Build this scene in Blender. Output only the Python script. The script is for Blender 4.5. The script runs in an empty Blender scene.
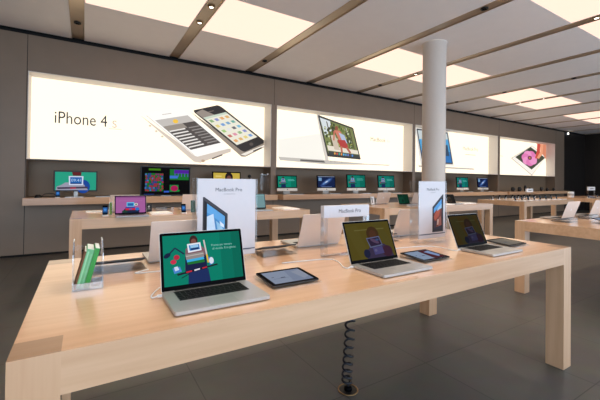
import bpy, bmesh, math, random
from mathutils import Matrix, Vector
random.seed(4)
PI = math.pi
SC = bpy.context.scene
COL = SC.collection

# ------------------------------------------------------------------ camera, light, exposure
EYE = 1.35
cam_d = bpy.data.cameras.new('camera'); cam = bpy.data.objects.new('camera', cam_d); COL.objects.link(cam)
YAW, PITCH, ROLL, FPX = 0.553108, 0.0101845, 0.0124018, 348.446
fw = Vector((math.sin(YAW)*math.cos(PITCH), math.cos(YAW)*math.cos(PITCH), math.sin(PITCH)))
rt = Vector((math.cos(YAW), -math.sin(YAW), 0)); up = rt.cross(fw)
r2 = rt*math.cos(ROLL) + up*math.sin(ROLL); u2 = up*math.cos(ROLL) - rt*math.sin(ROLL)
cam.matrix_world = Matrix(((r2.x, u2.x, -fw.x, 0), (r2.y, u2.y, -fw.y, 0), (r2.z, u2.z, -fw.z, EYE), (0, 0, 0, 1)))
cam_d.sensor_fit = 'HORIZONTAL'; cam_d.sensor_width = 36; cam_d.lens = FPX*36/600
cam_d.shift_y = -23.64/600; cam_d.clip_start = .05; cam_d.clip_end = 200
SC.camera = cam
SC.view_settings.view_transform = 'Standard'; SC.view_settings.look = 'None'
SC.view_settings.exposure = 0.0; SC.view_settings.gamma = 1.0; SC.view_settings.use_curve_mapping = False

DAY = 2.7        # daylight outside the shop front
PANEL = 1.35      # ceiling light panels
SPOTW = 100     # each lit ceiling spotlight, watts
BOX = 1.4       # backlit wall displays
world = bpy.data.worlds.new('daylight'); SC.world = world; world.use_nodes = True
bg = world.node_tree.nodes['Background']; bg.inputs[0].default_value = (.66, .81, 1.0, 1); bg.inputs[1].default_value = DAY

def area(name, loc, rot, sx, sy, power, color, portal=False):
    l = bpy.data.lights.new(name, 'AREA'); l.shape = 'RECTANGLE'; l.size = sx; l.size_y = sy; l.energy = power; l.color = color
    o = bpy.data.objects.new(name, l); o.location = loc; o.rotation_euler = rot; COL.objects.link(o)
    if portal: l.cycles.is_portal = True
    return o
# daylight comes in through the shop front behind the camera
for k in range(4):
    area('shop_front_daylight', (-2.0 + 6.0*k, -1.75, 1.85), (PI/2, 0, 0), 5.8, 3.5, 1, (1, 1, 1), True)

# ------------------------------------------------------------------ materials
def lin(c):
    return tuple(((v/255)/12.92 if v/255 <= .04045 else ((v/255+.055)/1.055)**2.4) for v in c)
CACHE = {}
def base(name, col, rough=.5, metal=0., spec=.5, noise=.04, nscale=30, bump=0., coat=0.):
    """solid procedural material with a faint mottling"""
    key = ('b', name)
    if key in CACHE: return CACHE[key]
    m = bpy.data.materials.new(name); m.use_nodes = True; nt = m.node_tree; b = nt.nodes['Principled BSDF']
    c = lin(col)
    tc = nt.nodes.new('ShaderNodeTexCoord'); n = nt.nodes.new('ShaderNodeTexNoise'); n.inputs['Scale'].default_value = nscale
    nt.links.new(tc.outputs['Object'], n.inputs['Vector'])
    r = nt.nodes.new('ShaderNodeValToRGB')
    r.color_ramp.elements[0].color = tuple(v*(1-noise) for v in c)+(1,); r.color_ramp.elements[1].color = tuple(min(1, v*(1+noise)) for v in c)+(1,)
    r.color_ramp.elements[0].position = .3; r.color_ramp.elements[1].position = .7
    nt.links.new(n.outputs['Fac'], r.inputs[0]); nt.links.new(r.outputs[0], b.inputs['Base Color'])
    b.inputs['Roughness'].default_value = rough; b.inputs['Metallic'].default_value = metal
    b.inputs['Specular IOR Level'].default_value = spec; b.inputs['Coat Weight'].default_value = coat
    if bump:
        bp = nt.nodes.new('ShaderNodeBump'); bp.inputs['Strength'].default_value = bump; bp.inputs['Distance'].default_value = .002
        nt.links.new(n.outputs['Fac'], bp.inputs['Height']); nt.links.new(bp.outputs[0], b.inputs['Normal'])
    CACHE[key] = m; return m
def P(*c):
    """printed or painted colour"""
    return base('print_%d_%d_%d' % c, c, .55, spec=.3, noise=.02)
def E(*c, s=1.0):
    """colour shown by a lit screen behind glass"""
    key = ('e', c, s)
    if key in CACHE: return CACHE[key]
    m = bpy.data.materials.new('screen_%d_%d_%d' % c); m.use_nodes = True; nt = m.node_tree; b = nt.nodes['Principled BSDF']
    b.inputs['Base Color'].default_value = (.004, .004, .004, 1); b.inputs['Roughness'].default_value = .12
    b.inputs['Specular IOR Level'].default_value = .0
    n = nt.nodes.new('ShaderNodeTexNoise'); n.inputs['Scale'].default_value = 60
    mx = nt.nodes.new('ShaderNodeMix'); mx.data_type = 'RGBA'; l = lin(c)
    mx.inputs['A'].default_value = tuple(v*.94 for v in l)+(1,); mx.inputs['B'].default_value = tuple(v*1.06 for v in l)+(1,)
    nt.links.new(n.outputs['Fac'], mx.inputs['Factor']); nt.links.new(mx.outputs['Result'], b.inputs['Emission Color'])
    b.inputs['Emission Strength'].default_value = s
    CACHE[key] = m; return m
def L(*c, s=1.0):
    """colour of a backlit film"""
    key = ('l', c, s)
    if key in CACHE: return CACHE[key]
    m = bpy.data.materials.new('backlit_%d_%d_%d' % c); m.use_nodes = True; nt = m.node_tree; b = nt.nodes['Principled BSDF']
    b.inputs['Base Color'].default_value = (.02, .02, .02, 1); b.inputs['Roughness'].default_value = .6
    n = nt.nodes.new('ShaderNodeTexNoise'); n.inputs['Scale'].default_value = 2
    mx = nt.nodes.new('ShaderNodeMix'); mx.data_type = 'RGBA'; l = lin(c)
    mx.inputs['A'].default_value = tuple(v*.97 for v in l)+(1,); mx.inputs['B'].default_value = tuple(v*1.03 for v in l)+(1,)
    nt.links.new(n.outputs['Fac'], mx.inputs['Factor']); nt.links.new(mx.outputs['Result'], b.inputs['Emission Color'])
    b.inputs['Emission Strength'].default_value = s
    CACHE[key] = m; return m

def wood(name, axis, dark=1.0, cols=((205, 158, 119), (224, 181, 142)), rough=.32, coat=.6):
    m = bpy.data.materials.new(name); m.use_nodes = True; nt = m.node_tree; b = nt.nodes['Principled BSDF']
    tc = nt.nodes.new('ShaderNodeTexCoord'); mp = nt.nodes.new('ShaderNodeMapping')
    s = [34., 34., 34.]; s[axis] = 1.6; mp.inputs['Scale'].default_value = s
    n = nt.nodes.new('ShaderNodeTexNoise'); n.inputs['Scale'].default_value = 1.0; n.inputs['Detail'].default_value = 6
    mp2 = nt.nodes.new('ShaderNodeMapping'); s2 = [5., 5., 5.]; s2[axis] = .5; mp2.inputs['Scale'].default_value = s2
    n2 = nt.nodes.new('ShaderNodeTexNoise'); n2.inputs['Scale'].default_value = 1.0
    nt.links.new(tc.outputs['Object'], mp.inputs[0]); nt.links.new(mp.outputs[0], n.inputs['Vector'])
    nt.links.new(tc.outputs['Object'], mp2.inputs[0]); nt.links.new(mp2.outputs[0], n2.inputs['Vector'])
    ad = nt.nodes.new('ShaderNodeMix'); ad.data_type = 'FLOAT'; ad.inputs[0].default_value = .5
    nt.links.new(n.outputs['Fac'], ad.inputs[2]); nt.links.new(n2.outputs['Fac'], ad.inputs[3])
    r = nt.nodes.new('ShaderNodeValToRGB')
    r.color_ramp.elements[0].position = .35; r.color_ramp.elements[1].position = .65
    r.color_ramp.elements[0].color = tuple(v*dark for v in lin(cols[0]))+(1,); r.color_ramp.elements[1].color = tuple(v*dark for v in lin(cols[1]))+(1,)
    nt.links.new(ad.outputs[0], r.inputs[0]); nt.links.new(r.outputs[0], b.inputs['Base Color'])
    b.inputs['Roughness'].default_value = rough; b.inputs['Coat Weight'].default_value = coat; b.inputs['Coat Roughness'].default_value = .09
    return m
WOOD_X = wood('maple_long_grain', 0); WOOD_Z = wood('maple_upright_grain', 2)
WOOD_END = wood('maple_end_grain', 0, .62)

def acrylic(name, tint, refl=.12):
    m = bpy.data.materials.new(name); m.use_nodes = True; nt = m.node_tree
    for n in list(nt.nodes): nt.nodes.remove(n)
    out = nt.nodes.new('ShaderNodeOutputMaterial'); mix = nt.nodes.new('ShaderNodeMixShader')
    tr = nt.nodes.new('ShaderNodeBsdfTransparent'); gl = nt.nodes.new('ShaderNodeBsdfGlossy')
    tr.inputs[0].default_value = tint + (1,)
    gl.inputs['Color'].default_value = (.9, .93, .95, 1); gl.inputs['Roughness'].default_value = .08
    lw = nt.nodes.new('ShaderNodeLayerWeight'); lw.inputs['Blend'].default_value = .5; pw = nt.nodes.new('ShaderNodeMath'); pw.operation = 'POWER'; pw.inputs[1].default_value = 5
    mr = nt.nodes.new('ShaderNodeMapRange'); mr.inputs['To Min'].default_value = refl; mr.inputs['To Max'].default_value = .8 if refl > .2 else .3
    nt.links.new(lw.outputs['Facing'], pw.inputs[0]); nt.links.new(pw.outputs[0], mr.inputs[0]); nt.links.new(mr.outputs[0], mix.inputs[0])
    nt.links.new(tr.outputs[0], mix.inputs[1]); nt.links.new(gl.outputs[0], mix.inputs[2]); nt.links.new(mix.outputs[0], out.inputs[0])
    return m
CLEAR = acrylic('clear_acrylic', (.98, .985, .99), .015)
BRIGHT = acrylic('bright_acrylic_edge', (.93, .945, .96), .34)
EDGE = acrylic('polished_acrylic_edge', (.955, .965, .97), .12)

ALU = base('brushed_aluminium', (186, 184, 180), .34, .55, noise=.02, nscale=300)
ALU_BACK = base('anodised_lid_aluminium', (224, 215, 206), .4, .25, noise=.02, nscale=300)
GLASSBLK = base('black_screen_glass', (9, 9, 11), .1, noise=.0, spec=.02)
KEY = base('black_key_plastic', (12, 12, 13), .6, spec=.2)
BLACK = base('black_plastic', (14, 14, 15), .4)
CORD = base('black_rubber_cord', (20, 22, 30), .35)
WHITE = base('white_plastic', (232, 232, 230), .35)
PAPER = base('white_display_card', (212, 207, 208), .4, noise=.01)
BRASS = base('brass', (160, 128, 88), .4, .8)
LOGO = L(235, 235, 240, s=.9)
WALLM = base('bead_blasted_steel_panel', (134, 115, 97), .42, .15, noise=.03, nscale=3)
RECESS = base('bay_back_panel', (134, 114, 92), .5, .1, noise=.03, nscale=3)
DARKWALL = base('dark_end_wall', (30, 24, 20), .35, noise=.1, nscale=4)
GAP = base('shadow_gap', (10, 9, 9), .8)
CEIL = base('ceiling_panel_paint', (244, 236, 230), .75, noise=.01, nscale=5)
TRACK = base('bronze_channel_metal', (190, 168, 142), .28, .6, noise=.03, nscale=6)
REVEAL = base('display_box_liner', (224, 218, 212), .5, noise=.01)
COLUMN = base('column_paint', (226, 214, 202), .45, noise=.01)
FABRIC = L(255, 255, 255, s=PANEL).copy(); FABRIC.name = 'luminous_ceiling_fabric'
_mx = [n for n in FABRIC.node_tree.nodes if n.type == 'MIX'][0]
_mx.inputs['A'].default_value = (1.0, .67, .53, 1); _mx.inputs['B'].default_value = (1.0, .68, .54, 1)

def floor_mat():
    m = bpy.data.materials.new('dark_stone_tile'); m.use_nodes = True; nt = m.node_tree; b = nt.nodes['Principled BSDF']
    tc = nt.nodes.new('ShaderNodeTexCoord'); mp = nt.nodes.new('ShaderNodeMapping'); mp.inputs['Location'].default_value = (-.65, -1.718, 0)
    br = nt.nodes.new('ShaderNodeTexBrick'); br.offset = 0; br.offset_frequency = 1
    for k, v in (('Scale', 1), ('Mortar Size', .0035), ('Mortar Smooth', .1), ('Brick Width', .765), ('Row Height', .765), ('Bias', 0)): br.inputs[k].default_value = v
    br.inputs['Color1'].default_value = lin((88, 84, 78))+(1,); br.inputs['Color2'].default_value = lin((94, 90, 83))+(1,); br.inputs['Mortar'].default_value = lin((62, 58, 53))+(1,)
    n = nt.nodes.new('ShaderNodeTexNoise'); n.inputs['Scale'].default_value = 7; n.inputs['Detail'].default_value = 8
    mx = nt.nodes.new('ShaderNodeMix'); mx.data_type = 'RGBA'; mx.blend_type = 'MULTIPLY'; mx.inputs['Factor'].default_value = .35
    nt.links.new(tc.outputs['Object'], mp.inputs[0]); nt.links.new(mp.outputs[0], br.inputs['Vector']); nt.links.new(tc.outputs['Object'], n.inputs['Vector'])
    nt.links.new(br.outputs['Color'], mx.inputs['A']); nt.links.new(n.outputs['Color'], mx.inputs['B']); nt.links.new(mx.outputs['Result'], b.inputs['Base Color'])
    b.inputs['Roughness'].default_value = .42; b.inputs['Specular IOR Level'].default_value = .4
    return m
FLOOR = floor_mat()

# ------------------------------------------------------------------ mesh builder
def text_mesh(s):
    key = ('t', s)
    if key in CACHE: return CACHE[key]
    cu = bpy.data.curves.new('lettering', 'FONT'); cu.body = s; cu.size = 1; cu.resolution_u = 3
    o = bpy.data.objects.new('lettering', cu); COL.objects.link(o)
    dg = bpy.context.evaluated_depsgraph_get(); dg.update()
    me = bpy.data.meshes.new_from_object(o.evaluated_get(dg))
    vs = [(v.co.x, v.co.y) for v in me.vertices]; fs = [tuple(p.vertices) for p in me.polygons]
    bpy.data.objects.remove(o); bpy.data.meshes.remove(me); bpy.data.curves.remove(cu)
    x0 = min(v[0] for v in vs); x1 = max(v[0] for v in vs)
    CACHE[key] = ([((x-x0)/(x1-x0), y/(x1-x0)) for x, y in vs], fs); return CACHE[key]

def rrect(x0, x1, y0, y1, r, n=5):
    pts = []
    for cx, cy, a0 in ((x1-r, y1-r, 0), (x0+r, y1-r, 90), (x0+r, y0+r, 180), (x1-r, y0+r, 270)):
        for k in range(n+1):
            a = math.radians(a0+90*k/n); pts.append((cx+r*math.cos(a), cy+r*math.sin(a)))
    return pts

class MB:
    def __init__(s): s.v = []; s.f = []; s.mi = []; s.mats = []; s.m = Matrix.Identity(4); s.smooth = []
    def mat(s, m):
        if m not in s.mats: s.mats.append(m)
        return s.mats.index(m)
    def add(s, vs, fs, m, smooth=False):
        o = len(s.v); s.v += [tuple(s.m @ Vector(v)) for v in vs]; i = s.mat(m)
        for f in fs: s.f.append(tuple(o+k for k in f)); s.mi.append(i); s.smooth.append(smooth)
    def box(s, x0, x1, y0, y1, z0, z1, m):
        s.add([(x0,y0,z0),(x1,y0,z0),(x1,y1,z0),(x0,y1,z0),(x0,y0,z1),(x1,y0,z1),(x1,y1,z1),(x0,y1,z1)],
              [(0,3,2,1),(4,5,6,7),(0,1,5,4),(1,2,6,5),(2,3,7,6),(3,0,4,7)], m)
    def prism(s, pts, z0, z1, m, top=None, smooth=False):
        n = len(pts); vs = [(x,y,z0) for x,y in pts]+[(x,y,z1) for x,y in pts]
        s.add(vs, [tuple(reversed(range(n)))], m); s.add(vs, [tuple(range(n, 2*n))], top or m)
        s.add(vs, [(k,(k+1)%n,n+(k+1)%n,n+k) for k in range(n)], m, smooth)
    def rbox(s, x0, x1, y0, y1, z0, z1, r, m, top=None, n=5): s.prism(rrect(x0,x1,y0,y1,r,n), z0, z1, m, top, False)
    def cyl(s, cx, cy, r, z0, z1, m, n=24, top=None): s.prism([(cx+r*math.cos(2*PI*k/n), cy+r*math.sin(2*PI*k/n)) for k in range(n)], z0, z1, m, top, True)
    def lathe(s, cx, cy, prof, m, n=28):
        vs = []
        for r, z in prof: vs += [(cx+r*math.cos(2*PI*k/n), cy+r*math.sin(2*PI*k/n), z) for k in range(n)]
        s.add(vs, [(j*n+k, j*n+(k+1)%n, (j+1)*n+(k+1)%n, (j+1)*n+k) for j in range(len(prof)-1) for k in range(n)], m, True)
    def tube(s, pts, r, m, n=8):
        pts = [Vector(p) for p in pts]; vs = []; upv = Vector((0, 0, 1)); pr = None
        for i, p in enumerate(pts):
            t = (pts[min(i+1, len(pts)-1)]-pts[max(i-1, 0)]).normalized()
            if pr is None: pr = t.cross(Vector((.31, .17, .93))).normalized()
            a = (pr - t*pr.dot(t)).normalized(); b = t.cross(a); pr = a
            vs += [tuple(p + (a*math.cos(2*PI*k/n)+b*math.sin(2*PI*k/n))*r) for k in range(n)]
        L_ = len(pts)
        s.add(vs, [(j*n+k, j*n+(k+1)%n, (j+1)*n+(k+1)%n, (j+1)*n+k) for j in range(L_-1) for k in range(n)] + [tuple(reversed(range(n))), tuple(range((L_-1)*n, L_*n))], m, True)
    def art(s, W, H, shapes, eps=.0004, start=0):
        """flat picture: u to the right, v down, both 0..1, on the local plane y=0 and facing -y"""
        for k, sh in enumerate(shapes):
            y = -eps*(k+start); t = sh[0]; m = sh[-1]
            def put(q, m=m):
                s.add([(u*W, y, (1-v)*H) for u, v in q], [tuple(reversed(range(len(q)))) if area2(q) > 0 else tuple(range(len(q)))][:1], m)
            if t == 'r': put([(sh[1],sh[2]),(sh[3],sh[2]),(sh[3],sh[4]),(sh[1],sh[4])])
            elif t == 'p': put(list(sh[1]))
            elif t == 'e':
                a = sh[5] if len(sh) == 7 else 0
                q = []
                for j in range(18):
                    x = sh[3]*math.cos(2*PI*j/18)*W; z = sh[4]*math.sin(2*PI*j/18)*H
                    q.append((sh[1]+(x*math.cos(a)-z*math.sin(a))/W, sh[2]+(x*math.sin(a)+z*math.cos(a))/H))
                put(q)
            elif t == 'l':
                pl = sh[1]; w = sh[2]
                for (a, b), (c, d) in zip(pl[:-1], pl[1:]):
                    dx, dz = (c-a)*W, (d-b)*H; l = math.hypot(dx, dz); nx, nz = -dz/l*w/2, dx/l*w/2
                    put([(a+nx/W,b+nz/H),(c+nx/W,d+nz/H),(c-nx/W,d-nz/H),(a-nx/W,b-nz/H)])
            elif t == 't':
                vs, fs = text_mesh(sh[1]); u0, u1, vb = sh[2:5]; w = (u1-u0)*W
                k_ = sh[5] if len(sh) == 7 else 1.0
                s.add([(u0*W+x*w, y, (1-vb)*H+z*w*k_) for x, z in vs], fs, m)
    def build(s, name, parent=None, bevel=0):
        me = bpy.data.meshes.new(name); me.from_pydata(s.v, [], s.f)
        for m in s.mats: me.materials.append(m)
        for p, i, sm in zip(me.polygons, s.mi, s.smooth): p.material_index = i; p.use_smooth = sm
        me.update()
        o = bpy.data.objects.new(name, me); COL.objects.link(o)
        if parent: o.parent = parent
        if bevel:
            b = o.modifiers.new('bevel', 'BEVEL'); b.width = bevel; b.segments = 2; b.limit_method = 'ANGLE'
        return o
def area2(q): return sum(q[i][0]*q[(i+1)%len(q)][1]-q[(i+1)%len(q)][0]*q[i][1] for i in range(len(q)))*-1

def tag(o, label, cat, group=None):
    o['label'] = label; o['category'] = cat
    if group: o['group'] = group
    return o
def thing(name, label, cat, loc=(0,0,0), rz=0, group=None):
    o = bpy.data.objects.new(name, None); COL.objects.link(o); o.empty_display_size = .1
    o.location = loc; o.rotation_euler = (0, 0, rz); return tag(o, label, cat, group)
def struct(mb, name, bevel=0):
    o = mb.build(name, None, bevel); o['kind'] = 'structure'; return o
def dup(root, label, loc, rz, group=None):
    def cp(o, parent):
        c = o.copy(); COL.objects.link(c); c.parent = parent
        for ch in list(o.children): cp(ch, c)
        return c
    r = cp(root, None); r.location = loc; r.rotation_euler = (0, 0, rz); r['label'] = label
    if group: r['group'] = group
    return r
def T(x, y, z): return Matrix.Translation((x, y, z))
def RX(a): return Matrix.Rotation(math.radians(a), 4, 'X')
def RY(a): return Matrix.Rotation(math.radians(a), 4, 'Y')
def RZ(a): return Matrix.Rotation(math.radians(a), 4, 'Z')

# ------------------------------------------------------------------ the room
XL, XR, YF, YW, ZC = -5.2, 21.6, -1.7, 7.454, 3.83
ZW = 3.765
mb = MB(); mb.box(XL-.2, XR+.2, YF-.2, YW+.5, -.1, 0, FLOOR); struct(mb, 'floor')

BAYS = [(-.85, 3.78), (3.92, 8.75), (8.87, 13.6), (13.74, 18.35)]
BZ0, BZ1, YB = 1.0, 3.15, 7.84      # bay recess
mb = MB()
mb.box(XL, 19.27, YW, YW+.6, 0.035, BZ0, WALLM)
mb.box(XL, 19.27, YW, YW+.6, BZ1, ZW, WALLM)
xs = [XL] + [v for b in BAYS for v in b] + [19.27]
for a, b in zip(xs[0::2], xs[1::2]): mb.box(a, b, YW, YW+.6, BZ0, BZ1, WALLM)
for a, b in BAYS: mb.box(a, b, YB, YW+.6, BZ0, BZ1, RECESS)
struct(mb, 'wall_back')
mb = MB()
for x in (-.86, 3.85, 8.81, 13.67, 18.42):
    mb.box(x-.004, x+.004, YW-.0015, YW+.001, .035, BZ0-.12, GAP)
    mb.box(x-.004, x+.004, YW-.0015, YW+.001, BZ1 if x > 0 else BZ0, ZW, GAP)
mb.box(-3.3, -3.292, YW-.0015, YW+.001, .035, ZW, GAP)
struct(mb, 'trim_1')
mb = MB(); mb.box(XL, XR, YW+.02, YW+.6, 0, .035, GAP); struct(mb, 'baseboard_back')
mb = MB(); mb.box(XL, XR, YW+.12, YW+.6, ZW, ZC+.3, GAP); struct(mb, 'trim_2')
mb = MB(); mb.box(19.27, XR, YW+.01, YW+.6, .035, ZW, DARKWALL); struct(mb, 'wall_back_dark')
mb = MB(); mb.box(XR, XR+.2, YF, YW+.6, 0, ZC+.3, DARKWALL); struct(mb, 'wall_right')
mb = MB(); mb.box(XL-.2, XL, YF, YW+.6, 0, ZC+.3, WALLM); struct(mb, 'wall_left')
# glazed shop front behind the camera
mb = MB(); mb.box(XL, XR, YF-.15, YF, 3.62, ZC+.3, WALLM); struct(mb, 'wall_front')
for i in range(5):
    x = -5.15+6.0*i
    mb = MB(); mb.box(x, x+.1, YF-.12, YF-.02, 0, 3.62, TRACK); struct(mb, 'window_%d' % (i+1))

# ceiling: metal channels between painted panels, some bays luminous
SP, SX0, SW = 1.655, -.14, .19
rows = [(4.55, 5.83), (1.11, 2.39)]
lit = {0, 1, 3, 4, 6, 7, 9, 10}
tracks = [SX0+SP*i for i in range(-3, 14)]
mb = MB()
edges = [XL] + tracks + [XR]
lights = []
for i in range(len(edges)-1):
    a = edges[i] + (SW/2 if i else 0); b = edges[i+1] - (SW/2 if i < len(edges)-2 else 0)
    cell = i-4
    if cell in lit:
        ys = [YF]
        for r in sorted(rows): ys += [r[0], r[1]]
        ys.append(7.44)
        for y0, y1 in zip(ys[0::2], ys[1::2]): mb.box(a, b, y0, y1, ZC, ZC+.08, CEIL)
        for ri, r in enumerate(rows): lights.append((cell, ri, a, b, r))
    else: mb.box(a, b, YF, 7.44, ZC, ZC+.08, CEIL)
mb.box(XL, XR, YF, YW+.12, ZC+.25, ZC+.3, GAP)
struct(mb, 'ceiling')
mb = MB()
for x in tracks:
    h = SW/2
    mb.box(x-h, x+h, YF, 7.44, ZC+.012, ZC+.03, TRACK)
    mb.box(x-h, x-h+.006, YF, 7.44, ZC-.006, ZC+.012, TRACK); mb.box(x+h-.006, x+h, YF, 7.44, ZC-.006, ZC+.012, TRACK)
struct(mb, 'trim_3')
WORD = ['first', 'second', 'third', 'fourth', 'fifth', 'sixth', 'seventh', 'eighth', 'ninth', 'tenth', 'eleventh', 'twelfth']
proto = None
order = {c: i for i, c in enumerate(sorted(lit))}
for cell, ri, a, b, r in lights:
    if ri == 0: lab = 'glowing cream ceiling light panel, %s from the left in the row nearest the back wall' % WORD[order[cell]]
    elif ri == 1: lab = 'glowing cream ceiling light panel above the front tables, %s from the left of its row' % WORD[order[cell]]
    mb = MB()
    o = thing('ceiling_light_panel', lab, 'ceiling light', ((a+b)/2, (r[0]+r[1])/2, ZC), 0, 'luminous ceiling panels')
    w, d = (b-a)/2, (r[1]-r[0])/2
    mb.box(-w+.012, w-.012, -d+.012, d-.012, .004, .03, FABRIC); mb.build('diffuser', o)
    mb = MB()
    for q in ((-w+.001,-w+.012,-d+.001,d-.001),(w-.012,w-.001,-d+.001,d-.001),(-w+.012,w-.012,-d+.001,-d+.012),(-w+.012,w-.012,d-.012,d-.001)): mb.box(*q, 0, .03, CEIL)
    mb.build('frame', o)

LAMP = L(255, 250, 235, s=6.0)
def spot(i, y, on, where):
    x = SX0+SP*i
    o = thing('ceiling_spotlight', where, 'spotlight', (x, y, ZC+.012), 0, 'small fittings in the ceiling channels')
    mb = MB(); mb.lathe(0, 0, [(.0, -.001), (.05, -.001), (.052, -.02), (.036, -.024), (.03, -.012)], BRASS if on else BLACK, 20); mb.build('housing', o)
    mb = MB(); mb.cyl(0, 0, .028, -.018, -.012, LAMP if on else GLASSBLK, 16); mb.build('lens', o)
    if on:
        l = bpy.data.lights.new('spot_beam', 'SPOT'); l.energy = SPOTW; l.color = (1, .86, .68); l.spot_size = 2.2; l.spot_blend = .8; l.shadow_soft_size = .12
        lo = bpy.data.objects.new('spot_beam', l); lo.location = (0, 0, -.05); lo.parent = o; COL.objects.link(lo)
spot(0, 6.65, False, 'unlit dark fitting in the leftmost ceiling channel')
spot(1, 4.95, True, 'lit spotlight in the second channel, the one nearer the viewer')
spot(1, 5.55, True, 'lit spotlight in the second channel, the one nearer the back wall')
spot(2, 6.6, False, 'unlit dark fitting in the third ceiling channel near the back wall')
spot(3, 2.85, False, 'unlit dark fitting in the fourth channel, over the gap before the round column')
spot(4, 2.1, True, 'lit spotlight in the channel at the upper right corner of the picture')
spot(4, 5.45, True, 'lit spotlight just left of the round column between glowing panels')
spot(4, 6.6, False, 'unlit dark fitting in the fifth channel near the back wall')
spot(6, 5.2, False, 'unlit dark fitting in the channel beside the third pair of panels')
spot(6, 3.6, False, 'unlit dark fitting in the channel right of the round column, nearer the viewer')
spot(6, 6.65, False, 'unlit dark fitting right of the column near the back wall')
spot(7, 5.6, True, 'lit spotlight between the fifth and sixth panels, nearer the wall')
spot(7, 4.95, True, 'lit spotlight between the fifth and sixth panels, nearer the viewer')
spot(10, 5.5, True, 'lit spotlight in the far right pair of glowing panels')
for i_ in range(4): spot(i_, 2.1, True, 'added unseen lit spotlight above the foreground table, %s channel from the left' % WORD[i_])  # spotlights added out of view to put more warm light on the tabletop
o = thing('ceiling_spotlight', 'small lit white spotlight in the far corner where the back wall turns dark', 'spotlight', (19.5, YW-.02, ZW-.06), 0, 'small fittings in the ceiling channels')
mb = MB(); mb.m = RX(90); mb.cyl(0, 0, .06, -.02, .05, WHITE, 16); mb.build('housing', o)
mb = MB(); mb.m = RX(90); mb.cyl(0, 0, .05, .051, .058, LAMP, 16); mb.build('lens', o)

# round column
mb = MB()
mb.lathe(5.325, 4.065, [(.2, 0), (.2, ZC-.02), (.215, ZC-.02), (.215, ZC)], COLUMN, 48)
o = mb.build('round_column'); tag(o, 'pale grey round column rising to the ceiling right of centre', 'column'); o['kind'] = 'structure'

# ------------------------------------------------------------------ backlit displays on the wall
CR = L(255, 255, 254, s=BOX).copy(); CR.name = 'backlit_white_film'
_mx = [n for n in CR.node_tree.nodes if n.type == 'MIX'][0]
_mx.inputs['A'].default_value = (1.0, .86, .65, 1); _mx.inputs['B'].default_value = (1.0, .87, .665, 1)
def display(i, shapes, label):
    x0, x1 = BAYS[i]; z0, z1 = 1.645, BZ1
    o = thing('backlit_display', label, 'backlit sign', ((x0+x1)/2, YB, z0), 0, 'backlit displays along the back wall')
    W, H = x1-x0, z1-z0; h = W/2
    mb = MB(); mb.box(-h+.012, h-.012, -.02, -.002, .012, H-.012, CR); mb.build('light_panel', o)
    if shapes:
        mb = MB(); mb.m = T(-h, -.024, 0)
        mb.art(W, H, shapes, .00015); mb.build('printed_film', o)
    d = YB-YW
    mb = MB()
    mb.box(-h+.002, -h+.012, -d+.003, -.002, .002, H-.002, REVEAL); mb.box(h-.012, h-.002, -d+.003, -.002, .002, H-.002, REVEAL)
    mb.box(-h+.012, h-.012, -d+.003, -.002, H-.012, H-.002, REVEAL); mb.box(-h+.012, h-.012, -d+.003, -.002, .002, .012, REVEAL)
    mb.build('frame', o)
def uv(i, x, z):
    x0, x1 = BAYS[i]; k = (YB-.024)/7.69; x *= k; z = EYE+(z-EYE)*k
    return (min(.996, max(.004, (x-x0)/(x1-x0))), min(.99, max(.01, 1-(z-1.645)/(BZ1-1.645))))
def quad(i, a, b, c, d):
    """returns f(s,t) mapping the unit square onto the four wall points a(top left) b(top right) c(bottom right) d(bottom left)"""
    def f(s, t):
        x = (a[0]*(1-s)+b[0]*s)*(1-t)+(d[0]*(1-s)+c[0]*s)*t; z = (a[1]*(1-s)+b[1]*s)*(1-t)+(d[1]*(1-s)+c[1]*s)*t
        return uv(i, x, z)
    return f
def q4(f, s0, t0, s1, t1, m): return ('p', [f(s0,t0), f(s1,t0), f(s1,t1), f(s0,t1)], m)
def rq(f, s0, t0, s1, t1, r, m, n=5):
    pts = rrect(s0, s1, t0, t1, r, n); return ('p', [f(a, b) for a, b in pts], m)
# display 1: lettering and two phones
S = []
S.append(('t', 'iPhone 4', uv(0, -.48, 2)[0], uv(0, .35, 2)[0], uv(0, 0, 2.33)[1], 1.3, L(44, 50, 54)))
fb = uv(0, .43, 2.325); fe = uv(0, .53, 2.325)
S.append(('t', 'S', fb[0]+.002, fe[0]-.003, fb[1], L(206, 188, 170)))
for a, b in (((.38, 2.30), (.60, 2.30)),): S.append(('l', [uv(0, *a), uv(0, *b)], .012, L(240, 214, 188)))
# white phone: long axis from upper left to lower right
wf = quad(0, (.98, 2.66), (1.74, 2.86), (2.84, 2.06), (2.06, 1.82))   # s across, t along
S.append(('p', [uv(0, .93, 2.62), uv(0, 2.02, 1.72), uv(0, 2.16, 1.70), uv(0, 2.86, 1.98), uv(0, 2.86, 2.06), uv(0, 2.0, 1.9)], L(214, 200, 186)))
S.append(rq(wf, 0, 0, 1, 1, .07, L(255, 253, 248)))
S.append(('l', [wf(.02, .05), wf(.02, .96)], .012, L(226, 214, 200)))
S.append(q4(wf, .08, .16, .94, .84, L(74, 66, 62)))
S.append(q4(wf, .08, .16, .94, .30, L(196, 190, 184)))
S.append(('e', *wf(.5, .24), .012, .03, L(246, 196, 60)))
S.append(q4(wf, .08, .30, .60, .40, L(150, 140, 130)))
for k in range(7):
    t0 = .40+.062*k; S.append(q4(wf, .10, t0, .52, t0+.025, L(236, 232, 226)))
    S.append(q4(wf, .62, t0, .92, t0+.02, L(150, 144, 140)))
S.append(('l', [wf(.38, .075), wf(.62, .075)], .014, L(200, 190, 180)))
S.append(('l', [uv(0, 2.42, 1.80), uv(0, 2.66, 1.90)], .03, L(90, 80, 74)))
S.append(('e', *uv(0, 2.22, 1.745), .009, .02, L(190, 160, 130)))
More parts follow.
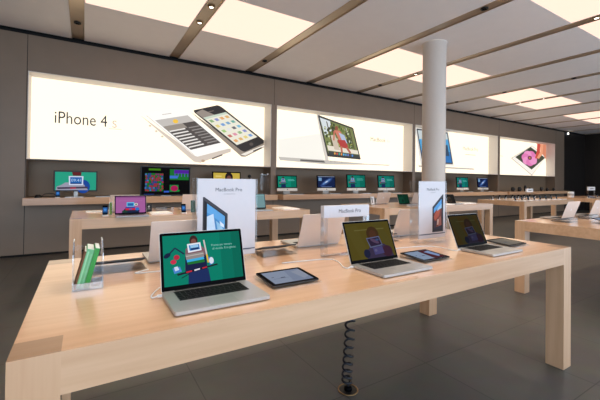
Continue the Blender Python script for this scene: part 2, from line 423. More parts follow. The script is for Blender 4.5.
for k in range(3): S.append(('e', *uv(0, 1.12+.12*k, 2.42-.1*k), .006, .014, L(222, 204, 184)))
# black phone
bf = quad(0, (1.96, 2.83), (2.56, 3.03), (3.77, 2.26), (3.17, 1.98))
S.append(('p', [uv(0, 1.93, 2.80), uv(0, 3.12, 1.88), uv(0, 3.22, 1.88), uv(0, 3.74, 2.13), uv(0, 3.77, 2.26), uv(0, 3.1, 2.1)], L(150, 136, 122)))
S.append(('p', [uv(0, 3.1, 1.93), uv(0, 3.22, 1.91), uv(0, 3.72, 2.15), uv(0, 3.72, 2.19)], L(240, 232, 220)))
S.append(rq(bf, 0, 0, 1, 1, .08, L(34, 28, 26)))
S.append(('p', [bf(.04, .05), bf(.34, .02), bf(.5, .17), bf(.05, .2)], L(150, 138, 128)))
S.append(q4(bf, .07, .17, .93, .83, L(236, 232, 214)))
S.append(q4(bf, .07, .17, .93, .21, L(200, 214, 196)))
ic = [(120,170,90),(230,160,60),(90,150,200),(240,240,240),(200,80,60),(110,120,200),(240,210,90),(70,160,140),(60,60,70),(230,120,150),(240,150,60),(80,140,220),(150,200,90),(90,180,220)]
k = 0
for r_ in range(5):
    for c_ in range(4):
        s0, t0 = .13+.2*c_, .24+.12*r_; S.append(q4(bf, s0, t0, s0+.12, t0+.055, L(*[int(v*.7+60) for v in ic[(k*5) % len(ic)]]))); k += 1
S.append(('e', *bf(.5, .915), .011, .026, L(86, 76, 70)))
S.append(('l', [bf(.4, .09), bf(.62, .09)], .014, L(120, 108, 100)))
S.append(('l', [uv(0, 3.42, 2.02), uv(0, 3.64, 2.12)], .03, L(60, 50, 46)))
display(0, S, 'backlit wall display lettered iPhone 4S with a white and a black phone')
# display 2: laptop seen half from the side
S = []
S.append(('p', [uv(1, 4.1, 1.93), uv(1, 5.45, 1.90), uv(1, 7.95, 1.82), uv(1, 8.0, 1.85), uv(1, 5.6, 1.78), uv(1, 4.15, 1.84)], L(196, 190, 182)))
S.append(('p', [uv(1, 4.1, 2.35), uv(1, 5.46, 2.62), uv(1, 5.5, 1.9), uv(1, 4.12, 1.92)], L(250, 246, 236)))
S.append(('p', [uv(1, 4.75, 1.885), uv(1, 5.5, 1.875), uv(1, 5.55, 1.825), uv(1, 4.75, 1.84)], L(92, 88, 84)))
lf = quad(1, (5.28, 3.10), (6.52, 2.86), (6.82, 1.96), (5.62, 2.0))
S.append(('p', [uv(1, 5.24, 3.13), uv(1, 5.36, 3.135), uv(1, 5.66, 1.90), uv(1, 5.55, 1.88)], L(214, 206, 196)))
S.append(rq(lf, 0, 0, 1, 1, .03, L(46, 44, 42)))
S.append(q4(lf, .04, .05, .96, .92, L(120, 128, 70)))
S.append(('p', [lf(.04, .05), lf(.32, .05), lf(.30, .3), lf(.07, .5)], L(214, 222, 226)))
for k_ in range(150):
    s_ = random.uniform(.09, .86); t_ = random.uniform(.10, .68)
    if s_ < .3 and t_ < .26: continue
    c = random.choice([(74,92,34),(96,112,44),(130,138,62),(44,56,26),(160,160,84),(198,204,170),(58,70,32)])
    S.append(('e', *lf(s_, t_), random.uniform(.005, .010), random.uniform(.014, .034), L(*c)))
for s_ in (.2, .32, .72, .84): S.append(('l', [lf(s_, .1), lf(s_+.01, .74)], .03, L(70, 56, 34)))
S.append(('p', [lf(.05, .72), lf(.95, .72), lf(.95, .84), lf(.05, .85)], L(232, 222, 204)))
S.append(('p', [lf(.22, .44), lf(.36, .40), lf(.40, .80), lf(.24, .80)], L(206, 190, 170)))
S.append(('e', *lf(.45, .20), .012, .045, L(140, 76, 52)))
S.append(('p', [lf(.36, .27), lf(.54, .24), lf(.62, .46), lf(.44, .52)], L(206, 120, 96)))
S.append(('p', [lf(.48, .30), lf(.64, .34), lf(.68, .56), lf(.54, .56)], L(176, 190, 216)))
S.append(('p', [lf(.38, .52), lf(.62, .48), lf(.68, .66), lf(.60, .72), lf(.44, .70)], L(178, 52, 44)))
S.append(('l', [lf(.46, .68), lf(.44, .86)], .07, L(186, 104, 78))); S.append(('l', [lf(.62, .68), lf(.70, .84)], .07, L(176, 96, 74)))
S.append(('l', [lf(.36, .30), lf(.28, .56)], .05, L(196, 112, 86)))
S.append(('p', [lf(.04, .86), lf(.96, .86), lf(.96, .95), lf(.04, .95)], L(52, 56, 52)))
for k in range(9): S.append(('e', *lf(.22+.065*k, .905), .006, .022, L(*ic[(k*3+1) % len(ic)])))
S.append(('t', 'MacBook', uv(1, 7.17, 2)[0], uv(1, 7.78, 2)[0], uv(1, 0, 2.53)[1], L(150, 144, 126)))
S.append(('t', 'Air', uv(1, 7.83, 2)[0], uv(1, 7.98, 2)[0], uv(1, 0, 2.53)[1], L(238, 230, 214)))
for x in (5.72, 5.86, 6.1): S.append(('e', *uv(1, x, 1.86), .004, .01, L(170, 160, 150)))
display(1, S, 'backlit wall display of a silver laptop showing a person in red, left of the column')
# display 3: blue screen behind the column
S = []
S.append(('p', [uv(2, 9.12, 3.12), uv(2, 10.86, 3.12), uv(2, 11.2, 1.92), uv(2, 9.42, 1.90)], L(226, 222, 216)))
bf3 = quad(2, (9.2, 3.08), (10.82, 3.08), (11.14, 1.98), (9.5, 1.96))
S.append(rq(bf3, 0, 0, 1, 1, .02, L(32, 36, 46)))
S.append(q4(bf3, .03, .04, .97, .96, L(70, 160, 214)))
S.append(q4(bf3, .03, .62, .97, .96, L(24, 110, 180)))
S.append(('p', [bf3(.03, .04), bf3(.97, .04), bf3(.97, .22), bf3(.03, .3)], L(196, 206, 208)))
S.append(('p', [bf3(.8, .4), bf3(.92, .4), bf3(.92, .75), bf3(.8, .75)], L(28, 60, 90)))
S.append(('p', [bf3(.1, .3), bf3(.3, .25), bf3(.25, .8), bf3(.12, .6)], L(150, 206, 236)))
S.append(('p', [uv(2, 9.3, 1.88), uv(2, 12.4, 1.86), uv(2, 12.42, 1.81), uv(2, 9.34, 1.82)], L(190, 184, 176)))
S.append(('t', 'MacBook Pro', uv(2, 11.72, 2)[0], uv(2, 12.66, 2)[0], uv(2, 0, 2.52)[1], L(172, 166, 148)))
S.append(('l', [uv(2, 11.85, 2.36), uv(2, 12.5, 2.36)], .03, L(220, 212, 196)))
display(2, S, 'backlit wall display with a blue laptop screen, partly behind the round column')
# display 4: tablet held up by a hand
S = []
S.append(('p', [uv(3, 15.0, 2.36), uv(3, 16.75, 3.0), uv(3, 18.2, 2.55), uv(3, 16.75, 1.66)], L(188, 178, 168)))
S.append(('p', [uv(3, 15.08, 2.36), uv(3, 16.75, 2.97), uv(3, 18.1, 2.55), uv(3, 16.75, 1.70)], L(250, 244, 234)))
S.append(('p', [uv(3, 15.35, 2.42), uv(3, 16.62, 2.92), uv(3, 17.95, 2.5), uv(3, 16.72, 1.93)], L(60, 64, 44)))
cx_, cz_ = 16.55, 2.42
for k in range(7):
    a = 2*PI*k/7+.3; S.append(('e', *uv(3, cx_+.36*math.cos(a), cz_+.17*math.sin(a)), .075, .115, L(*((226, 120, 180) if k % 2 else (238, 150, 200)))))
S.append(('e', *uv(3, cx_, cz_+.02), .04, .06, L(110, 26, 70)))
S.append(('e', *uv(3, cx_, cz_+.02), .015, .025, L(210, 160, 70)))
S.append(('p', [uv(3, 17.1, 3.13), uv(3, 18.33, 3.13), uv(3, 18.33, 2.2), uv(3, 18.0, 2.45), uv(3, 17.7, 2.66), uv(3, 17.5, 2.95)], L(216, 130, 96)))
S.append(('p', [uv(3, 17.2, 3.13), uv(3, 17.5, 3.13), uv(3, 17.45, 2.7), uv(3, 17.2, 2.42), uv(3, 17.0, 2.45), uv(3, 17.16, 2.75)], L(206, 70, 56)))
S.append(('p', [uv(3, 17.5, 3.13), uv(3, 17.75, 3.13), uv(3, 17.7, 2.66), uv(3, 17.35, 2.42), uv(3, 17.18, 2.48), uv(3, 17.48, 2.75)], L(236, 160, 120)))
S.append(('l', [uv(3, 14.0, 2.42), uv(3, 14.4, 2.41)], .03, L(236, 226, 212)))
display(3, S, 'backlit wall display of a white tablet with a pink flower and a hand')

# ------------------------------------------------------------------ shelves along the wall
def shelf(x0, x1, lab):
    o = thing('wall_shelf', lab, 'shelf', ((x0+x1)/2, 7.39, 0), 0, 'long wooden shelves under the backlit displays')
    h = (x1-x0)/2
    mb = MB(); mb.box(-h, h, -.31, .06, .882, 1.0, WOOD_X); mb.build('shelf_front', o, .002)
    mb = MB(); mb.box(-h+.002, h-.002, .0605, .30, .985, 1.0, WOOD_X); mb.build('shelf_back', o)
shelf(-.845, 3.775, 'long pale wood wall shelf under the leftmost backlit display')
shelf(3.925, 8.745, 'long pale wood wall shelf carrying a row of desktop computers left of the column')
shelf(8.875, 13.595, 'long pale wood wall shelf right of the column below the blue display')
shelf(13.745, 18.9, 'long pale wood wall shelf farthest right, below the flower display')

# ------------------------------------------------------------------ tables
def table(x0, x1, y0, y1, lab, g='pale maple display tables'):
    TH = .878; lw = .116
    o = thing('display_table', lab, 'table', ((x0+x1)/2, (y0+y1)/2, 0), 0, g)
    a, b = (x1-x0)/2, (y1-y0)/2
    mb = MB()
    q = [(-a+lw,-b),(a-lw,-b),(a-lw,-b+lw),(a,-b+lw),(a,b-lw),(a-lw,b-lw),(a-lw,b),(-a+lw,b),(-a+lw,b-lw),(-a,b-lw),(-a,-b+lw),(-a+lw,-b+lw)]
    mb.prism(q, .76, TH, WOOD_X); mb.build('tabletop', o)
    for sx in (-1, 1):
        for sy in (-1, 1):
            xa, xb = (-a, -a+lw) if sx < 0 else (a-lw, a); ya, yb = (-b, -b+lw) if sy < 0 else (b-lw, b)
            mb = MB(); mb.prism([(xa,ya),(xb,ya),(xb,yb),(xa,yb)], 0.001, TH, WOOD_Z, WOOD_END); mb.build('leg', o)
    return o
TZ = .878
t1 = table(-.163, 3.075, 1.143, 2.41, 'large pale maple display table in the foreground with open laptops')
table(-.138, 3.06, 4.645, 5.83, 'pale maple display table at the left, behind the foreground table')
t3 = table(4.36, 7.66, 4.30, 5.5, 'pale maple display table just behind the round column')
t4 = table(9.22, 12.0, 4.40, 5.6, 'far pale maple table crowded with small phones, right of the column')
t5 = table(4.57, 7.8, 1.05, 2.29, 'pale maple display table at the right edge, nearest on that side')
table(13.5, 16.8, 4.35, 5.6, 'farthest pale maple table at the right edge in front of the dark wall')
mb = MB(); mb.box(-.3, -.02, .2, .5, .715, .759, BLACK); ob = mb.build('power_box', t5); ob['label'] = 'black power box under the tabletop'
ob.location = (-.75, -.55, 0)

# ------------------------------------------------------------------ screen pictures
def pic_student(bgc, f=1.0, text=True):
    """someone hidden behind a tablet and a pile of books on a green ground"""
    c = lambda *k: E(*[int(v*f) for v in k])
    s = [('r', 0, 0, 1, 1, E(*bgc)), ('r', .72, 0, 1, 1, E(*[int(v*.9) for v in bgc])), ('r', .88, 0, 1, 1, E(*[int(v*.82) for v in bgc])),
      ('p', [(.27,.30),(.33,.22),(.44,.22),(.51,.32),(.53,.70),(.25,.72)], c(128,92,100)),
      ('p', [(.26,.45),(.52,.45),(.53,.76),(.25,.80)], c(24,30,66)),
      ('p', [(.29,.78),(.54,.74),(.56,1.0),(.28,1.0)], c(28,44,92)),
      ('e', .375, .13, .052, .105, c(58,34,34)), ('e', .375, .155, .034, .06, c(120,76,66)),
      ('p', [(.265,.41),(.49,.38),(.50,.49),(.27,.52)], c(142,134,132)), ('l', [(.27,.45),(.49,.42)], .003, c(190,184,180)),
      ('p', [(.275,.52),(.49,.49),(.495,.54),(.28,.57)], c(60,170,222)), ('p', [(.28,.57),(.495,.54),(.50,.60),(.285,.62)], c(30,112,48)),
      ('p', [(.29,.20),(.46,.18),(.47,.35),(.30,.38)], c(224,228,238)), ('p', [(.31,.23),(.44,.215),(.45,.325),(.32,.345)], c(52,120,190)),
      ('l', [(.33,.26),(.43,.25)], .012, c(150,196,232)), ('l', [(.335,.31),(.435,.30)], .008, c(20,50,100)),
      ('p', [(.15,.78),(.66,.66),(.665,.69),(.16,.815)], c(28,26,40)),
      ('p', [(.26,.755),(.33,.738),(.333,.765),(.263,.782)], c(196,40,52)), ('p', [(.36,.732),(.43,.715),(.433,.742),(.363,.76)], c(220,216,226)), ('p', [(.46,.71),(.52,.695),(.523,.72),(.463,.735)], c(190,36,48)),
      ('p', [(.10,.66),(.19,.64),(.21,.74),(.12,.77)], c(70,130,200)), ('p', [(.12,.64),(.16,.63),(.18,.70),(.13,.72)], c(200,214,236)),
      ('l', [(.505,.14),(.53,.45)], .006, c(206,196,196)), ('l', [(.53,.45),(.545,.62)], .007, c(226,176,60)),
      ('p', [(.545,.50),(.60,.52),(.62,.64),(.56,.68)], c(40,110,190)), ('e', .585, .585, .03, .07, c(214,222,236)),
      ('l', [(.05,.40),(.14,.26),(.25,.40)], .006, c(30,40,70)), ('e', .045, .40, .045, .045, -.5, c(20,32,62)),
      ('e', .155, .45, .035, .05, c(176,40,64)), ('e', .115, .535, .035, .045, c(196,48,76)), ('l', [(.2,.87),(.3,.8)], .003, c(20,20,40))]
    if text: s += [('t', 'Pronto per tornare', .60, .88, .285, c(150,206,196)), ('t', 'di scuola. E in gioco.', .61, .935, .36, c(150,206,196))]
    return s
def pic_dim(f, ground):
    c = lambda *k: E(*[int(v*f) for v in k])
    g_ = [min(255, int(v*1.02)) for v in ground]
    return [('r', 0, 0, 1, 1, E(*ground)),
      ('p', [(0,.12),(.25,.05),(.42,1),(.2,1)], c(92,82,26)), ('p', [(.62,0),(.8,0),(1,.7),(1,1),(.9,1)], c(88,78,26)),
      ('l', [(.18,.2),(.86,.2)], .006, c(112,104,52)),
      ('e', .57, .34, .14, .22, c(70,46,20)), ('e', .57, .36, .08, .14, c(82,50,30)),
      ('p', [(.36,.80),(.48,.64),(.78,.64),(.92,.84),(.95,1),(.34,1)], c(60,50,78)), ('e', .82, .85, .12, .16, c(64,34,52)),
      ('p', [(.40,.44),(.70,.41),(.74,.68),(.45,.72)], c(100,106,142)), ('p', [(.42,.465),(.685,.438),(.722,.65),(.465,.685)], c(48,34,60)),
      ('e', .58, .54, .10, .05, .4, c(92,70,100)), ('e', .64, .51, .04, .03, c(60,80,124)),
      ('p', [(.5,.72),(.72,.70),(.74,.9),(.52,.92)], c(78,72,124)), ('e', .35, .86, .07, .12, c(30,34,62)), ('e', .56, .80, .03, .04, c(104,98,140))]
def pic_zoom(bgc, body=(30, 70, 150)):
    return [('r', 0, 0, 1, 1, E(*bgc)), ('e', .68, .80, .17, .38, E(*body)), ('p', [(.4,0),(.63,0),(.62,.2),(.42,.2)], E(96,36,40)),
      ('p', [(.14,.72),(.24,.58),(.66,.56),(.74,.84),(.8,1),(.02,1),(.04,.8)], E(150,150,170)), ('p', [(.05,.84),(.78,.80),(.8,.9),(.06,.94)], E(70,60,80)),
      ('p', [(.36,.86),(.5,.85),(.5,.92),(.36,.93)], E(170,40,60)),
      ('p', [(.32,.22),(.68,.22),(.67,.72),(.33,.72)], E(206,214,236)), ('p', [(.355,.28),(.645,.28),(.64,.66),(.36,.66)], E(36,96,170)),
      ('t', '09:41', .38, .62, .53, E(170,200,232)), ('r', .36,.60,.64,.66, E(20,60,120))]
def pic_imac(bg):
    d = tuple(int(v*.86) for v in bg)
    return [('r', 0, 0, 1, 1, E(*bg)), ('r', .7, 0, 1, 1, E(*d)), ('e', .28, .16, .06, .11, E(56,30,34)), ('p', [(.18,.28),(.38,.26),(.42,.55),(.16,.58)], E(96,84,120)),
      ('r', .20,.22,.36,.40, E(170,190,220)), ('r', .22,.25,.34,.37, E(40,90,150)), ('r', .16,.44,.40,.50, E(150,140,140)), ('r', .16,.50,.40,.56, E(60,130,180)), ('r', .15,.56,.42,.63, E(90,30,60)),
      ('p', [(.06,.72),(.50,.66),(.5,.70),(.06,.77)], E(24,24,40)), ('p', [(.17,.76),(.41,.72),(.42,1),(.16,1)], E(24,40,84)), ('e', .08,.40,.04,.06, E(20,32,60)), ('e', .11,.6,.035,.05, E(170,36,60)),
      ('l', [(.52,.30),(.86,.28)], .012, E(90,180,170)), ('l', [(.54,.40),(.90,.38)], .012, E(90,180,170))]
def pic_pink():
    return [('r', 0, 0, 1, 1, E(160,92,152)), ('p', [(0,0),(1,0),(1,.1),(0,.1)], E(134,80,132)),
      ('p', [(.32,.72),(.62,.70),(.8,.86),(.78,1),(.2,1),(.22,.9)], E(26,36,66)), ('r', .36,.36,.62,.62, E(90,190,226)), ('r', .39,.42,.59,.58, E(40,90,160)),
      ('r', .32,.64,.64,.72, E(40,70,160)), ('r', .32,.72,.68,.84, E(196,36,60)), ('r', .44,.75,.54,.82, E(40,90,170)),
      ('e', .68,.50,.06,.08, E(220,226,214)), ('e', .68,.5,.03,.05, E(30,40,44)), ('e', .72,.78,.07,.1, E(50,110,190)), ('e', .3,.92,.1,.08, E(30,60,50)),
      ('l', [(.1,.26),(.9,.26)], .002, E(180,120,172))]
def pic_games():
    s = [('r', 0, 0, 1, 1, E(6,6,9)), ('r', .14,.05,.38,.12, E(60,120,20)), ('r', .07,.22,.44,.88, E(24,84,38))]
    cs = [(150,26,72),(60,110,170),(24,110,44),(120,40,100),(40,60,140),(150,40,60)]
    for i in range(9):
        for j in range(9):
            s.append(('e', .09+.041*i+random.uniform(-.01,.01), .26+.072*j+random.uniform(-.01,.01), .02, .034, E(*cs[random.randrange(6)])))
    s += [('r', .57,.06,.98,.46, E(26,110,46)), ('r', .66,.08,.98,.22, E(78,30,150)), ('r', .57,.30,.74,.4, E(60,110,200))]
    for k in range(5): s.append(('l', [(.68+.07*k,.2),(.68+.07*k,.34)], .012, E(90,80,190)))
    s += [('r', .57,.64,.76,.90, E(30,120,60)), ('e', .67,.77,.08,.11, E(160,26,80)), ('r', .45,.86,.56,.92, E(50,90,190)), ('e', .77,.86,.015,.03, E(40,150,50)), ('r', .05,1-.03,.25,.99, E(30,60,130))]
    return s
def pic_space():
    return [('r', 0, 0, 1, 1, E(20,34,72)), ('e', .5,.52,.42,.2, -.5, E(40,66,120)), ('e', .5,.5,.28,.1, -.5, E(92,126,180)), ('e', .5,.5,.09,.05, -.5, E(196,208,226)),
      ('r', 0,0,1,.04, E(150,160,180)), ('r', .2,.93,.8,.99, E(90,110,150)), ('r', .04,.12,.22,.42, E(110,150,190))]
def pic_plain(c, c2):
    return [('r', 0, 0, 1, 1, E(*c)), ('p', [(.0,.3),(.5,.25),(.6,1),(0,1)], E(*c2)), ('e', .4,.7,.1,.16, E(*[int(v*.5) for v in c2])), ('r', 0,0,1,.05, E(*[min(255, int(v*1.3)) for v in c]))]
def pic_yellow():
    return [('r', 0, 0, 1, 1, E(196,170,70)), ('e', .58,.3,.15,.34, E(34,26,28)), ('e', .58,.38,.09,.2, E(110,70,60)), ('p', [(.35,1),(.42,.7),(.76,.7),(.84,1)], E(30,40,80)), ('r', .08,.2,.3,.26, E(226,206,130))]

# ------------------------------------------------------------------ laptops
def apple_pts(s):
    """the fruit emblem: body with a bite, and its leaf"""
    body = []
    for k in range(40):
        a = 2*PI*k/40; r = 1+.06*math.cos(2*a); x = r*.92*math.cos(a); z = r*math.sin(a)
        if z > 0: z -= .20*math.exp(-(x/.22)**2)
        else: z += .12*math.exp(-(x/.2)**2); x *= 1+.16*z
        d = math.hypot(x-1.12, z-.12)
        if d < .42: f = .42/max(d, .01); x, z = 1.12+(x-1.12)*f, .12+(z-.12)*f
        body.append((x*s, z*s))
    leaf = [(s*(.04+.0), s*1.0), (s*.10, s*1.25), (s*.34, s*1.5), (s*.36, s*1.28), (s*.2, s*1.05)]
    return body, leaf
def lid(o, W, H, tilt, pic, aluback=True, th=.006, bez=(.0125, .013, .021), hz=.013, hy=-.002, bz=None):
    M_ = T(0, hy, hz) @ RX(-tilt)
    mb = MB(); mb.m = M_ @ Matrix(((1,0,0,0),(0,0,1,0),(0,1,0,0),(0,0,0,1)))   # prism z -> depth
    mb.prism(rrect(-W/2, W/2, 0, H, .008), .0012, th, ALU_BACK)
    ld = mb.build('lid', o)
    mb = MB(); mb.m = M_
    # lid's front: black glass
    pts = rrect(-W/2+.0015, W/2-.0015, .0015, H-.0015, .007)
    mb.add([(x, .0006, z) for x, z in pts], [tuple(range(len(pts)))], bz or GLASSBLK)
    mb.build('screen_bezel', ld)
    bs, bt, bb = bez
    mb = MB(); mb.m = M_ @ T(-W/2+bs, .0002, bb); mb.art(W-2*bs, H-bt-bb, pic, .0001)
    mb.build('screen', ld)
    mb = MB(); mb.m = M_ @ T(0, th+.0004, H*.52)
    for q in apple_pts(.0165):
        mb.add([(-x, 0, z) for x, z in q], [tuple(range(len(q)))], LOGO)
    lg = mb.build('logo', ld); lg['label'] = 'glowing white fruit emblem'
    return ld
def laptop(label, loc, rz, pic, W=.3635, D=.247, tilt=21, H=.24, group='open silver laptops', detail=True, name='laptop'):
    o = thing(name, label, 'laptop', loc, rz, group)
    mb = MB(); mb.rbox(-W/2, W/2, -D, 0, .004, .0165, .011, ALU)
    mb.box(-W/2+.03, W/2-.03, -D+.03, -.03, .0, .004, KEY)
    bs = mb.build('base', o)
    kw, kd = W*.76, D*.47; ky = -.018
    mb = MB(); mb.rbox(-kw/2-.002, kw/2+.002, ky-kd-.002, ky+.002, .0166, .0169, .003, KEYWELL)
    if detail:
        n = [14, 14, 13, 12, 9]; hrow = (kd-.008)/5.0
        mb.box(-kw/2+.002, kw/2-.002, ky-.007, ky-.001, .0169, .0176, KEY)
        for r_ in range(5):
            y1 = ky-.009-hrow*r_; y0 = y1-hrow+.0032; cw = kw/n[r_]
            for c_ in range(n[r_]):
                if r_ == 4 and c_ in (3, 4, 5):
                    if c_ == 3: mb.box(-kw/2+cw*3+.001, -kw/2+cw*6-.001, y0, y1, .0169, .018, KEY)
                    continue
                mb.box(-kw/2+cw*c_+.0014, -kw/2+cw*(c_+1)-.0014, y0, y1, .0169, .018, KEY)
    mb.build('keyboard', bs)
    mb = MB(); mb.rbox(-.053, .053, -D+.012, -D+.088, .0166, .0169, .004, ALU_TP); mb.build('trackpad', bs)
    mb = MB(); mb.m = T(-W/2+.05, -.004, .0135) @ RY(90); mb.cyl(0, 0, .0055, 0, W-.1, KEY, 12); mb.build('hinge', bs)
    lid(o, W, H, tilt, pic)
    return o
KEYWELL = base('keyboard_well_aluminium', (58, 57, 56), .4, .5)
ALU_TP = base('trackpad_glass', (172, 170, 166), .28, .4, noise=.01, nscale=300)

GREEN = (4, 122, 100)
A = laptop('nearest open silver laptop, green screen with a person behind a tablet', (.4485, 1.474, TZ), 0, pic_student(GREEN), tilt=18)
B = laptop('open silver laptop with a dim olive screen, front middle of the foreground table', (1.4165, 1.462, TZ), 0, pic_dim(.85, (76, 66, 18)), tilt=21)
Cc = laptop('open silver laptop with a very dark brown screen near the table right end', (2.375, 1.472, TZ), 0, pic_dim(.5, (50, 38, 6)), tilt=22)
D = laptop('back of an open silver laptop behind the green-screened one', (.487, 2.075, TZ), PI, pic_plain((30,110,90),(60,80,110)), tilt=19)
dup(D, 'back of an open silver laptop seen behind the small white sign', (1.434, 2.055, TZ), PI)
dup(D, 'back of an open silver laptop just left of the tall poster with a red picture', (2.372, 2.075, TZ), PI)

# ------------------------------------------------------------------ tablets on clear stands
def pic_tab(c1, c2, c3):
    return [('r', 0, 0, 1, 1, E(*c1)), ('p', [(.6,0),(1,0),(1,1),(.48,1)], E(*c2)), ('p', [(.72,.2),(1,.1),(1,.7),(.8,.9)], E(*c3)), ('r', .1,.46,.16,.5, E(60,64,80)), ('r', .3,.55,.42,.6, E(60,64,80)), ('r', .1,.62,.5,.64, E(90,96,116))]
def tablet(label, loc, rz, pic, TD=4.0, frame=GLASSBLK, group='tablets on clear wedge stands', detail=True):
    o = thing('tablet', label, 'tablet', loc, rz, group)
    ti = RX(TD); W, Dp = .2412, .186
    mb = MB(); mb.m = T(0, -Dp/2, .006) @ ti
    mb.rbox(-W/2, W/2, 0, Dp, .002, .0085, .01, base('dark_tablet_rim', (58, 56, 54), .4), frame); mb.build('body', o)
    mb = MB(); mb.m = T(-W/2+.02, -Dp/2, .006) @ ti @ T(0, .018, .0087) @ RX(-90)
    mb.art(W-.04, Dp-.036, pic, .00015); mb.build('screen', o)
    z1 = .006+math.sin(math.radians(TD))*Dp
    st = MB(); y1 = -Dp/2+math.cos(math.radians(TD))*Dp
    for x in (-.125, .115):
        pts = [(-Dp/2-.02, 0), (y1+.01, 0), (y1+.01, z1-.004), (-Dp/2-.02, .005)]
        st.add([(xx, y, z) for xx in (x, x+.01) for y, z in pts], [(0,1,2,3),(7,6,5,4),(0,4,5,1),(1,5,6,2),(2,6,7,3),(3,7,4,0)], EDGE)
    st.box(-.115, .115, y1, y1+.01, 0, z1-.004, EDGE); st.box(-.115, .115, -Dp/2-.02, -Dp/2-.014, 0, .006, EDGE)
    st.box(-.115, .115, -Dp/2-.012, y1, 0, .004, CLEAR)
    s_ = st.build('stand', o); s_['label'] = 'clear acrylic wedge'
    return o
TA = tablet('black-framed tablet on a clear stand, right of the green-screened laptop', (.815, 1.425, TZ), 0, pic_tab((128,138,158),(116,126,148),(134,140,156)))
TB = tablet('black-framed tablet with a dark red patch on its screen, between the two dim laptops', (1.79, 1.425, TZ), 0, pic_tab((126,142,166),(70,28,36),(120,140,180)))
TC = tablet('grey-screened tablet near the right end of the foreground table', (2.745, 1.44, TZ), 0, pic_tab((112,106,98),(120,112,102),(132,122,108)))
TR = tablet('tablet on a wedge stand facing away, behind the green brochures', (.155, 2.04, TZ), PI, pic_tab((128,138,158),(116,126,148),(134,140,156)), 15.0)
dup(TR, 'tablet on a wedge stand facing away, right of the tall blue poster', (1.045, 2.0, TZ), PI)
dup(TR, 'tablet on a wedge stand facing away, left of the red-picture poster', (1.985, 2.02, TZ), PI)

def cable(label, pts, r, m, name='power_cable', cat='cable', group=None, plug=None):
    # smooth the polyline
    P_ = [Vector(p) for p in pts]; out = []
    for i in range(len(P_)-1):
        p0, p1, p2, p3 = P_[max(i-1, 0)], P_[i], P_[i+1], P_[min(i+2, len(P_)-1)]
        for k in range(8):
            t = k/8; out.append(.5*((2*p1)+(p2-p0)*t+(2*p0-5*p1+4*p2-p3)*t*t+(3*p1-p0-3*p2+p3)*t**3))
    out.append(P_[-1])
    o = thing(name, label, cat, (0, 0, 0), 0, group)
    mb = MB(); mb.tube(out, r, m, 6); mb.build('cord', o)
    if plug:
        mb = MB(); mb.rbox(plug[0]-.018, plug[0], plug[1]-.006, plug[1]+.006, plug[2]-.004, plug[2]+.004, .002, WHITE); mb.build('plug', o)
    return o
c0 = TZ+.004
cable('white charging cable plugged into the green-screened laptop', [(.248,1.455,c0+.006),(.232,1.462,c0),(.236,1.50,c0),(.29,1.60,c0),(.38,1.72,c0),(.47,1.79,c0)], .003, WHITE, group='white cables on the foreground table', plug=(.266,1.455,c0+.006))
cable('white charging cable plugged into the olive-screened laptop', [(1.216,1.445,c0+.006),(1.198,1.45,c0),(1.20,1.49,c0),(1.25,1.60,c0),(1.22,1.68,c0),(.95,1.72,c0)], .003, WHITE, group='white cables on the foreground table', plug=(1.234,1.445,c0+.006))
cable('white charging cable plugged into the dark-screened laptop at the right', [(2.175,1.455,c0+.006),(2.16,1.457,c0),(2.15,1.50,c0),(2.16,1.60,c0),(2.08,1.68,c0),(1.75,1.72,c0)], .003, WHITE, group='white cables on the foreground table', plug=(2.193,1.455,c0+.006))
cable('white cable lying across the table between brochures and silver laptop back', [(.285,1.93,c0),(.22,1.88,c0),(.40,1.86,c0),(.50,1.84,c0)], .003, WHITE, group='white cables on the foreground table')

# ------------------------------------------------------------------ tall posters in acrylic blocks
def poster(label, loc, mirror, scr, W=.345, name='poster_holder'):
    o = thing(name, label, 'poster', loc, 0, 'tall acrylic poster holders')
    H = .475; d = .085
    mb = MB(); mb.box(0, W, 0, d, 0, .008, EDGE); mb.box(0, .008, 0, d, .008, H, EDGE); mb.box(W-.008, W, 0, d, .008, H, EDGE)
    mb.box(.008, W-.008, d-.004, d, .008, H, CLEAR)
    h = mb.build('acrylic_holder', o); h['label'] = 'clear acrylic block holder'
    z0 = .035
    mb = MB(); mb.box(.009, W-.009, .006, .012, z0, H-.002, PAPER)
    ca = mb.build('card', o)
    mb = MB(); mb.m = T(0, .0055, z0)
    # seen through the clear front: printed picture on the card
    fl = (lambda u: 1-u) if mirror else (lambda u: u)
    g = lambda q, m: ('p', [(fl(u), v) for u, v in q], m)
    sh = [('t', 'MacBook Pro', .30, .735, .165, P(70,72,78)), ('t', 'con display Retina', .43, .62, .205, P(130,132,138)),
          g([(.105,.235),(.13,.235),(.50,.455),(.50,.90),(.105,.90)], P(64,62,68)),
          g([(.125,.275),(.16,.30),(.475,.485),(.475,.875),(.125,.875)], P(26,26,32))]
    sc = quadf((.17,.315), (.455,.485), (.455,.86), (.17,.86))
    sh += [('p', [(fl(a), b) for a, b in [sc(s_, t_) for s_, t_ in q]], m) for q, m in scr]
    sh += [('p', [(.03, .918), (.97, .918), (.97, .930), (.03, .930)], P(58,62,80)), ('p', [(.08, .930), (.92, .930), (.88, .938), (.12, .938)], P(150,152,160))]
    mb.art(W, H-z0, sh, .0001, 1); mb.build('print', ca)
    return o
def quadf(a, b, c, d):
    return lambda s, t: ((a[0]*(1-s)+b[0]*s)*(1-t)+(d[0]*(1-s)+c[0]*s)*t, (a[1]*(1-s)+b[1]*s)*(1-t)+(d[1]*(1-s)+c[1]*s)*t)
